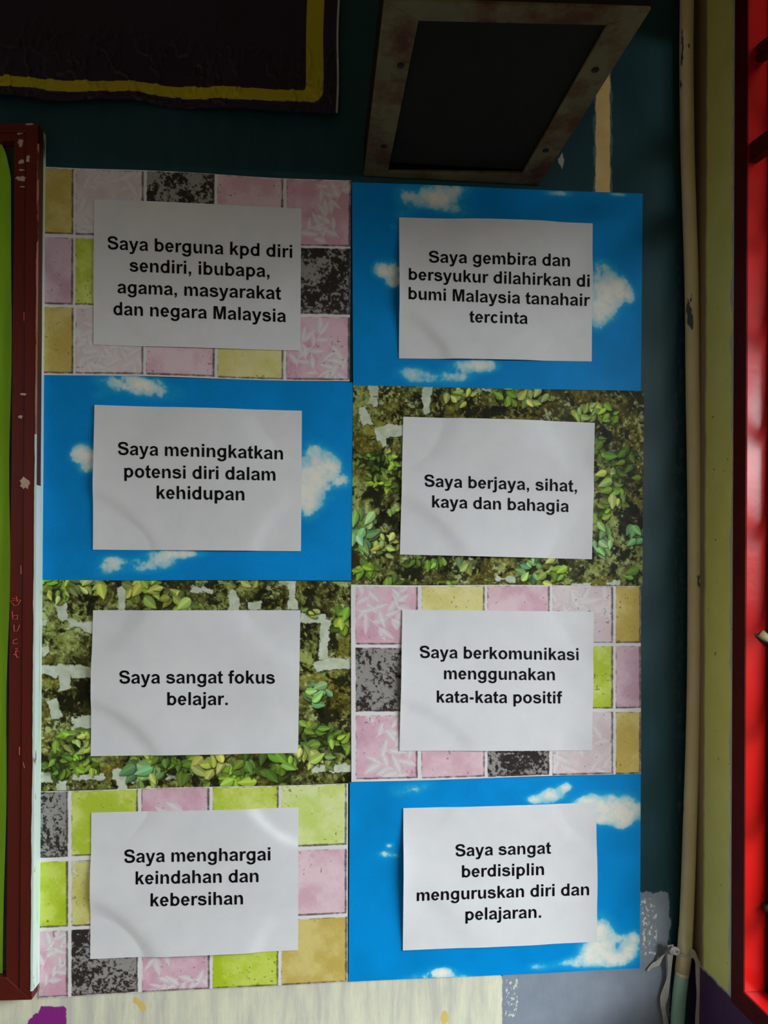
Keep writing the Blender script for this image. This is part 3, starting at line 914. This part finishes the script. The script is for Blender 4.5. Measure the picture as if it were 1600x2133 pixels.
poster('tile-print poster at top left, sheet beginning Saya berguna kpd diri',
       [(92, 346), (731, 377), (728, 795), (90, 780)], (80, 330, .4125), tiles_l1, .0010,
       [(196.7, 415.8), (627.8, 435), (625.7, 731), (194.7, 718.6)],
       [('Saya berguna kpd diri', 352, 1282, 462, 505), ('sendiri, ibubapa,', 462, 1168, 574, 604), ('agama, masyarakat', 402, 1226, 683, 715), ('dan negara Malaysia', 380, 1250, 792, 828)], 1, .0012, (0, 0), 1.5)
poster('sky-print poster directly under the steel shelf, sheet beginning Saya gembira dan bersyukur',
       [(733, 379), (1339, 404), (1335, 814.6), (736, 803)], (730, 370, .3875), sky_r1, .0014,
       [(831.5, 453), (1234.5, 465.7), (1232.6, 753), (831, 746.7)],
       [('Saya gembira dan', 421, 1176, 463, 484), ('bersyukur dilahirkan di', 312, 1282, 558, 592), ('bumi Malaysia tanahair', 310, 1285, 663, 694), ('tercinta', 637, 950, 783, 790)], 2, .0016, (.004, 0), .6)
poster('sky-print poster in the left column, sheet reading Saya meningkatkan potensi diri dalam kehidupan',
       [(91.5, 779), (735, 797), (732.6, 1209), (87.4, 1208)], (80, 770, .4125), sky_l2, .0004,
       [(197.6, 844), (629, 855.8), (627, 1148), (194, 1145)],
       [('Saya meningkatkan', 405, 1236, 432, 455), ('potensi diri dalam', 438, 1198, 546, 562), ('kehidupan', 600, 1042, 653, 662)], 3, .0018, (.003, 0), .6)
poster('ivy-print poster in the right column, sheet reading Saya berjaya, sihat, kaya dan bahagia',
       [(736, 803), (1341.5, 815), (1338, 1220), (732, 1218)], (730, 800, .3875), ivy_r2, .0009,
       [(840, 868), (1239, 881), (1233, 1165), (833, 1155)],
       [('Saya berjaya, sihat,', 397, 1212, 553, 582), ('kaya dan bahagia', 437, 1168, 665, 690)], 4, .0020, (.001, 0), .8)
poster('ivy-print poster in the left column, sheet reading Saya sangat fokus belajar',
       [(86, 1208), (733, 1211), (731, 1633), (82, 1648)], (80, 1200, .4125), ivy_l3, .0001,
       [(194, 1271), (626, 1271), (621, 1568), (189, 1575)],
       [('Saya sangat fokus', 415, 1196, 540, 541), ('belajar.', 654, 958, 650, 650)], 5, .0022, (.001, 0), .6)
poster('tile-print poster in the right column, sheet reading Saya berkomunikasi menggunakan kata-kata positif',
       [(731, 1218), (1335, 1220), (1335, 1611), (732, 1629)], (730, 1210, .3875), tiles_r3, .0014,
       [(838, 1270), (1237, 1274), (1233, 1563), (832, 1564)],
       [('Saya berkomunikasi', 373, 1225, 413, 426), ('menggunakan', 502, 1096, 527, 533), ('kata-kata positif', 463, 1135, 652, 657)], 6, .0016, (.0035, 0), .8)
poster('tile-print poster at bottom left, sheet reading Saya menghargai keindahan dan kebersihan',
       [(81, 1648), (725, 1632), (724, 2044), (81, 2079)], (60, 1630, .425), tiles_l4, .0005,
       [(190.5, 1692.5), (622, 1681), (621, 1979), (188, 1997.6)],
       [('Saya menghargai', 471, 1186, 390, 373), ('keindahan dan', 527, 1128, 495, 480), ('kebersihan', 600, 1052, 602, 590)], 7, .0018, (.001, 0), .8)
poster('sky-print poster at the foot of the right column, sheet beginning Saya sangat berdisiplin',
       [(728.7, 1629), (1335, 1611), (1333, 2017), (726, 2045)], (720, 1600, .39375), sky_r4, .0009,
       [(840, 1683), (1241.7, 1672), (1243.7, 1961.5), (839, 1979)],
       [('Saya sangat', 580, 1085, 463, 450), ('berdisiplin', 614, 1048, 574, 563), ('menguruskan diri dan', 375, 1285, 697, 668), ('pelajaran.', 632, 1032, 800, 787)], 8, .0014, (.006, .002), .6)


# ------------------------------------------------------------------ vinyl banner
def banner():
    bot = np.array([(-260, 196), (-120, 208), (0, 203), (60, 209), (95, 214), (160, 213), (280, 210), (345, 220), (420, 228), (520, 235), (640, 240), (703, 242)], float)
    n1, n2 = 620, 300
    PX = np.linspace(-260, 703, n1)
    yb = np.interp(PX, bot[:, 0], bot[:, 1]); yb = np.convolve(np.pad(yb, 12, 'edge'), np.ones(25) / 25, 'valid')
    off = np.linspace(0, 420, n2)                         # distance above the lower hem
    X, O = np.meshgrid(PX, off[::-1])
    Yp = np.broadcast_to(yb, X.shape) * np.exp(-O / 260) + (242 * (1 - np.exp(-O / 260))) - O
    Xp = X + O * .020 + 1.5 * np.sin(O / 38) * sstep(550, 703, X)
    col = np.zeros(X.shape + (3,), np.float32); n = fbm(n2, n1, 80, 5, 4)
    purple = np.array((38, 20, 46), np.float32); yellow = np.array((190, 178, 20), np.float32); white = np.array((190, 190, 196), np.float32)
    col[:] = purple * (.9 + .2 * n[..., None])
    dx = 703 - X
    wob = 2.2 * np.sin(X / 45) * np.exp(-O / 80)
    # rounded-corner border stripe between 32 and 67 from the side, 21 and 46 from the hem
    ax, ay, rad = 32, 21 + wob, 26
    cxx = np.maximum(ax + rad - dx, 0); cyy = np.maximum(ay + rad - O, 0)
    outer = rad - np.hypot(cxx, cyy) if False else np.where((cxx > 0) & (cyy > 0), rad - np.hypot(cxx, cyy), np.minimum(dx - ax, O - ay))
    ix, iy = dx - 68, O - 46 - wob
    r2 = 8
    c2 = np.maximum(r2 - ix, 0); c3 = np.maximum(r2 - iy, 0)
    inner = np.where((c2 > 0) & (c3 > 0), r2 - np.hypot(c2, c3), np.minimum(ix, iy))
    band = (outer > 0) & (inner < 0)
    col[band] = yellow
    mark = (np.hypot((X - 382) / 1.6, (O - 241)) < 5)
    col[mark] = yellow
    col[(dx < 3.2)] = white
    V = on_y(Xp, Yp, -.006)
    w = .0035 * np.sin(X / 70 + O / 120) + .0025 * np.sin(X / 38 + 1.3) * np.exp(-O / 90)
    cr = fbm(n2, n1, 60, 8, 4, .55, .6); ridge = np.abs(cr - .5) * 2
    w = w + .004 * (1 - sstep(0, .16, ridge)) * sstep(250, 40, O) * .6 + .006 * fbm(n2, n1, 100, 3, 2)
    V[..., 1] -= np.maximum(w, -.004)
    o = grid_object('banner', V, M_BANNER, None, lin(np.clip(col, 0, 255)))
    tag(o, 'dark purple vinyl banner with yellow border line hanging at the top left', 'banner')


banner()


# ------------------------------------------------------------------ framed notice board
def board():
    T = .022
    M_WOOD = mottled('maroon_wood', (84, 17, 8), (98, 22, 11), 18, rough=.42, spec=.4, stretch=(1, 1, .15), c3=(196, 164, 140), s3=34, lo3=.735, hi3=.745)
    M_MINT = mottled('mint_primer', (206, 232, 218), (226, 236, 230), 30, rough=.6, stretch=(1, 1, .25), c3=(120, 88, 74), s3=70, lo3=.66, hi3=.68)
    M_RUST = mottled('bare_wood_edge', (120, 70, 44), (150, 100, 72), 50, rough=.6, stretch=(1, 1, .2), c3=(206, 186, 166), s3=60, lo3=.56, hi3=.6)
    M_GREEN = mottled('lime_paper', (138, 190, 22), (148, 200, 26), 10, rough=.6)
    root = empty('notice_board', on_y(-100, 2080, -.001))
    tag(root, 'notice board with maroon wooden frame and lime green paper at the left edge', 'notice board')
    f = lambda x, y, Y=-T: on_y(x, y, Y)
    back = np.array([0, T - .0015, 0])
    so_t, so_b = (80, 256), (66, 2083)      # outer edge of the stile
    si_t, si_b = (30, 292), (12, 2036)      # inner edge
    sm_t, sm_b = (54, 275), (40, 2060)
    st = Parts()
    st.prism([f(*sm_t), f(*so_t), f(*so_b), f(*sm_b)], back)
    st.prism([f(*si_t, -T + .002), f(*sm_t, -T + .002), f(*sm_b, -T + .002), f(*si_b, -T + .002)], back * .88)
    st.out('frame_stile', M_WOOD, root, bevel=.0008)
    tr = Parts().prism([f(-420, 252), f(80, 256), f(54, 275), f(-420, 272)], back)
    tr.prism([f(-420, 272, -T + .002), f(54, 275, -T + .002), f(30, 292, -T + .002), f(-420, 290, -T + .002)], back * .88)
    tr.out('frame_rail', M_WOOD, root, bevel=.0008)
    Parts().prism([f(-420, 2045), f(12, 2036), f(66, 2083), f(-420, 2095)], back).out('frame_rail', M_WOOD, root, bevel=.0008)
    # outer side of the stile: flaking edge, brown side, mint primer next to the wall
    def side(y0, y1, m, o0, o1, seed, label=None):
        a = np.array(so_t, float); b = np.array(so_b, float)
        g = lambda y: a + (b - a) * (y - a[1]) / (b[1] - a[1])
        c = [f(*g(y0)), f(*g(y1))]; n = 90
        rng = np.random.default_rng(seed)
        jit = np.convolve(rng.normal(0, 1, (n + 4)), np.ones(5) / 5, 'valid')[:n] * .0007
        v = []
        for k, (dx, dy) in enumerate((o0, o1)):
            for i in range(n):
                t = i / (n - 1)
                v.append(c[0] * (1 - t) + c[1] * t + np.array([dx + (jit[i] if dx < 0 else 0), dy + (jit[i] if dx >= 0 and 0 < dy < T - .002 else 0), 0]))
        fa = [(i, i + 1, n + i + 1, n + i) for i in range(n - 1)]
        o = link('frame_edge', v, fa, m, root)
        if label: o['label'] = label
    M_BROWN = mottled('brown_side', (70, 34, 20), (96, 52, 34), 40, rough=.6, stretch=(1, 1, .2))
    M_PEACH = mottled('bare_wood_edge', (176, 110, 84), (206, 150, 118), 60, rough=.6, stretch=(1, 1, .2), c3=(92, 40, 24), s3=50, lo3=.55, hi3=.6)
    x1, x2 = .0016, .0022
    side(300, 905, M_PEACH, (-.0010, -.0009), (x1, -.0009), 1, 'bare wood along the frame edge')
    side(905, 2064, M_MINT, (-.0014, -.0009), (x1, -.0009), 2, 'flaking mint paint along the frame edge')
    side(262, 1010, M_BROWN, (x1, -.0009), (x2, T * .55), 3)
    side(1010, 2064, M_MINT, (x1, -.0009), (x2, T * .55), 4)
    side(262, 2064, M_MINT, (x2, T * .55), (x2, T - .001), 5, 'mint primer next to the wall')
    # board and green paper
    Parts().prism([f(-420, 270, -.004), f(50, 274, -.004), f(35, 2060, -.004), f(-420, 2070, -.004)], (0, .003, 0)).out('back_panel', mottled('dark_board', (44, 50, 20), (54, 60, 26), 20), root)
    n1, n2 = 60, 120
    v_, u_ = np.meshgrid(np.linspace(0, 1, n2), np.linspace(0, 1, n1), indexing='ij')
    right = np.interp(v_, [0, .012, .04, .1, .5, 1], [4, 14, 25, 26.5, 22, 8])
    px = -420 + (right + 420) * u_; py = 300 + (2034 - 300) * v_ + (1 - v_) * 0
    V = on_y(px, py, -.008)
    V[..., 1] -= .004 * np.exp(-(1 - u_) * 30) * (.5 + .5 * np.sin(v_ * 21)) + .002 * np.sin(v_ * 13 + u_ * 9) ** 2
    grid_object('paper_lining', V, M_GREEN, root)['label'] = 'lime green paper covering the board'
    # scratched letters on the stile
    M_SCR = mottled('scratched_paint', (212, 84, 70), (220, 110, 92), 60, rough=.7)
    k = 140 / 498.0
    letters = [[[(105, 215), (75, 185), (155, 178), (90, 165)], [(120, 150), (128, 192)], [(155, 178), (130, 215), (100, 220)]],
               [[(90, 262), (95, 320), (128, 318), (130, 288), (96, 296)]], [[(103, 360), (105, 410), (130, 405), (145, 362)]], [[(128, 466), (100, 474), (95, 500), (130, 500)]],
               [[(112, 540), (132, 532), (115, 560), (138, 556)], [(115, 560), (122, 600)], [(100, 578), (122, 590), (128, 604), (140, 600)]]]
    for lt in letters:
        lp = Parts()
        for s in lt: lp.tube([f(x * k, 1200 + y * k, -T - .0001) for x, y in s], .00055, 6)
        lp.out('scratched_letter', M_SCR, root)
    for (x0, y0, x1, y1) in ((43.5, 1178, 43.5, 1196), (40.5, 1556, 40.5, 1573), (50, 650, 50, 668), (48, 1588, 51, 1600)):
        Parts().tube([f(x0, y0, -T - .0001), f(x1, y1, -T - .0001)], .0005, 6).out('scratch', M_SCR, root)
    # bare patches where paint came off
    M_BARE = mottled('bare_primer', (206, 180, 160), (190, 160, 138), 60, rough=.7)
    rng = np.random.default_rng(4)
    for (cx, cy, rx, ry) in ((51, 1007, 10, 13), (42, 868, 4, 4), (43, 297, 6, 9), (45, 337, 7, 5), (58, 330, 4, 8), (44, 372, 13, 6), (46, 389, 7, 1.6), (45, 354, 6, 2.5), (34, 260, 10, 3), (14, 272, 16, 4), (62, 252.5 + 6, 9, 2), (49, 821, 7, 3), (40, 275, 8, 5)):
        pts = []
        for i in range(14):
            a = 6.283 * i / 14; r = rng.uniform(.55, 1.2)
            pts.append(f(cx + rx * r * math.cos(a), cy + ry * r * math.sin(a), -T - .00015 + (.002 if cx < 49 and cy < 400 else 0)))
        Parts().prism(pts, (0, .0012, 0)).out('paint_chip', M_BARE, root)


board()


# ------------------------------------------------------------------ steel shelf bracket over the posters
def shelf():
    ZB = float(on_y(900, 374, -.002)[2])
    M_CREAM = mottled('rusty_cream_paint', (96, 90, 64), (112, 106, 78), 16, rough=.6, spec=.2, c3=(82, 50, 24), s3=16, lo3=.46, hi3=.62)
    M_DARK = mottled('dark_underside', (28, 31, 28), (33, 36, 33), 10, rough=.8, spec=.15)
    M_UP = mottled('dark_brown_upright', (30, 26, 18), (38, 32, 22), 20, rough=.8, spec=.1)  # upright flanges coloured darker than the cream horizontal ones
    M_HOLE = mottled('bolt_rust', (14, 9, 6), (20, 13, 8), 60, rough=.7)
    root = empty('wall_shelf', on_y(940, 374, -.002))
    root.location.z = ZB
    tag(root, 'steel angle shelf with dark underside and rusty cream frame above the blue poster', 'shelf')
    z = lambda x, y, h=0.0: on_z(x, y, ZB) + np.array([0, 0, h])
    BL, BR, FR, FL = z(757, 375), z(1128, 377), z(1356, 20), z(800, 2)
    for p in (BL, BR): p[1] = -.002
    ibl, ibr, ifr, ifl = z(808, 358), z(1088, 362), z(1265, 53), z(872, 44)
    t = (0, 0, .004)
    H = .05
    # each bar: horizontal flange and upright flange
    def bar(o0, o1, i1, i0, name='angle_bar'):
        P = Parts(); P.prism([o0, o1, i1, i0], t)
        cen = (BL + BR + FR + FL) / 4
        n = np.cross(o1 - o0, [0, 0, 1.0]); n /= np.linalg.norm(n)
        if np.dot(cen - o0, n) < 0: n = -n
        e = n * .004
        r = P.out(name, M_CREAM, root, bevel=.0006)
        up = np.array([0, 0, .0042])
        Parts().prism([o0 + n * .0005 + up, o1 + n * .0005 + up, o1 + e + up, o0 + e + up], (0, 0, H)).out('upright_flange', M_UP, r)
        return r
    bar(BL, BR, ibr, ibl); bar(FL, FR, ifr, ifl); bar(BL, FL, ifl, ibl); bar(BR, FR, ifr, ibr)
    # board lying on the flanges
    sh = np.array([0, 0, .0075])
    c = (BL + BR + FR + FL) / 4
    q = [c + (p - c) * .93 + sh for p in (BL, BR, FR, FL)]
    q[0] = q[0] + np.array([0, -.012, 0]); q[1] = q[1] + np.array([0, -.012, 0])
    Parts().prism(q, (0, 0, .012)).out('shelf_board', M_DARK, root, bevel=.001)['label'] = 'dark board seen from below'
    e = np.array([0, -.010, 0])
    Parts().prism([BL + e * .5 + (0.006, 0, .0045), BR + e * .5 + (-.006, 0, .0045), BR + e + (-.006, -.012, .0045), BL + e + (.006, -.012, .0045)], (0, 0, .002)).out('gap_shade_strip', mottled('gap_shade_black', (12, 12, 10), (16, 15, 12), 20, rough=.9, spec=.05), root)  # black strip added for the deep shade between board and back flange
    for (x, y) in ((835, 136), (800, 305), (1240, 145), (1137, 313)):
        p = z(x, y); Parts().tube([p + (0, 0, -.0006), p + (0, 0, .006)], .0044, 14).out('bolt', M_HOLE, root, True)


shelf()


# ------------------------------------------------------------------ conduit pipe in the corner, with a string tied on it
def pipe():
    m, nt, b = mat('old_cream_pipe'); setb(b, .5, .35)
    n = noise(nt, 34, 6, .65, (1, 1, .35))
    col = mix(nt, ramp(nt, noise(nt, 20, 3), .3, .7), L4((224, 208, 160)), L4((232, 218, 174)))
    col = mix(nt, ramp(nt, noise(nt, 26, 5, .6, (1, 1, .22), (1, 4, 3)), .655, .665), col, L4((70, 92, 96)))
    tc = node(nt, 'ShaderNodeTexCoord'); sp = node(nt, 'ShaderNodeSeparateXYZ'); nt.links.new(tc.outputs['Object'], sp.inputs[0])
    zj = float(on_y(1425, 2030, -.02)[2])
    low = ramp(nt, math_(nt, 'SUBTRACT', zj, math_(nt, 'ADD', sp.outputs['Z'], math_(nt, 'MULTIPLY', math_(nt, 'SUBTRACT', n, .5), .03))), -.001, .001)
    col = mix(nt, low, col, mix(nt, ramp(nt, noise(nt, 30, 4, .6, (1, 1, .3), (8, 1, 1)), .48, .54), L4((150, 190, 172)), L4((92, 78, 84))))
    nt.links.new(col, b.inputs['Base Color']); bump(nt, b, n, .2, .001)
    c = [(1431, -420), (1431, -150), (1431, 0), (1430, 120), (1432, 300), (1436, 430), (1441, 600), (1443, 800), (1446, 1000), (1447, 1200), (1446, 1400), (1443, 1550), (1438, 1700), (1433, 1850), (1428, 1960), (1422, 2020), (1415, 2080), (1411, 2140), (1404, 2260), (1400, 2420)]
    pts = [on_y(x, y, -.0165) for x, y in c]
    sp_ = spline([tuple(p) for p in pts], 5)
    root = empty('conduit_pipe', pts[-1])
    tag(root, 'cream painted conduit pipe running up the corner between teal and lime walls', 'pipe')
    r = np.full(len(sp_), .0098)
    Parts().tube(sp_, r, 24).out('pipe_tube', m, root, True)
    pz = [on_y(1429, 1935, -.0165), on_y(1426, 1985, -.0165), on_y(1421.5, 2024, -.0165)]
    Parts().tube(pz, [.0101, .0104, .0104], 24).out('coupling', mottled('cream_coupling', (216, 202, 156), (226, 214, 170), 30, rough=.55), root, True)


pipe()


def string():
    M = mottled('white_ribbon', (196, 192, 184), (176, 172, 166), 50, rough=.75)
    root = empty('ribbon', on_y(1399, 1980, -.03))
    tag(root, 'white ribbon knotted around the corner pipe with hanging ends', 'ribbon')

    def strip(px, ys, name, width=.0036, twist=0.4):
        P = spline([tuple(on_y(x, y, yy)) for (x, y), yy in zip(px, ys)], 6)
        n = len(P); v = []
        for i, p in enumerate(P):
            t = P[min(i + 1, n - 1)] - P[max(i - 1, 0)]; t /= np.linalg.norm(t)
            a = np.cross(t, [0, 1, 0]); a /= np.linalg.norm(a)
            th = twist * math.sin(i * .23); w = width * (1 + .25 * math.sin(i * .41))
            a = a * math.cos(th) + np.array([0, 1, 0]) * math.sin(th)
            v += [p - a * w, p + a * w, p + a * w + (0, -.0006, 0), p - a * w + (0, -.0006, 0)]
        f = []
        for i in range(n - 1):
            for k in range(4): f.append((4 * i + k, 4 * i + (k + 1) % 4, 4 * i + 4 + (k + 1) % 4, 4 * i + 4 + k))
        f += [(3, 2, 1, 0), (4 * n - 4, 4 * n - 3, 4 * n - 2, 4 * n - 1)]
        P_ = Parts().add(v, f); return P_.out(name, M, root)
    # loop around the pipe
    c = on_y(1426, 1984, -.0165); lp = []
    for k in range(25):
        a = 2 * math.pi * k / 24
        lp.append(c + np.array([.0126 * math.cos(a), .0126 * math.sin(a), .0012 * math.sin(a * 2)]))
    Parts().tube(lp, .0017, 8).out('loop', M, root, True)
    # knot
    k0 = on_y(1403, 1978, -.024); kn = Parts()
    rng = np.random.default_rng(2)
    kp = [k0 + np.array([.010, .004, -.003]), k0 + np.array([.002, -.004, .002]), k0 + np.array([-.005, -.003, -.003]), k0 + np.array([-.004, -.006, .005]), k0 + np.array([.004, -.007, .003]), k0 + np.array([.003, -.004, -.004]), k0 + np.array([-.006, -.002, -.002])]
    kn.tube(spline([tuple(p) for p in kp], 4), .0026, 8); kn.out('knot', M, root, True)
    strip([(1403, 1978), (1392, 1984), (1380, 1992), (1370, 2005), (1358, 2012), (1349, 2022)], [-.026, -.020, -.012, -.007, -.004, -.003], 'ribbon_end', .0027, .5)
    strip([(1397, 1968), (1396, 2000), (1393, 2035), (1385, 2070), (1381, 2092), (1385, 2120), (1391, 2150), (1396, 2200)], [-.024, -.016, -.010, -.008, -.009, -.008, -.008, -.008], 'ribbon_end', .0042, .35)
    strip([(1434, 1981), (1444, 1986), (1451, 2000), (1456, 2020), (1456, 2060), (1454, 2100), (1453, 2150), (1452, 2200)], [-.0262, -.027, -.028, -.028, -.028, -.028, -.028, -.028], 'ribbon_end', .0040, .3)


string()
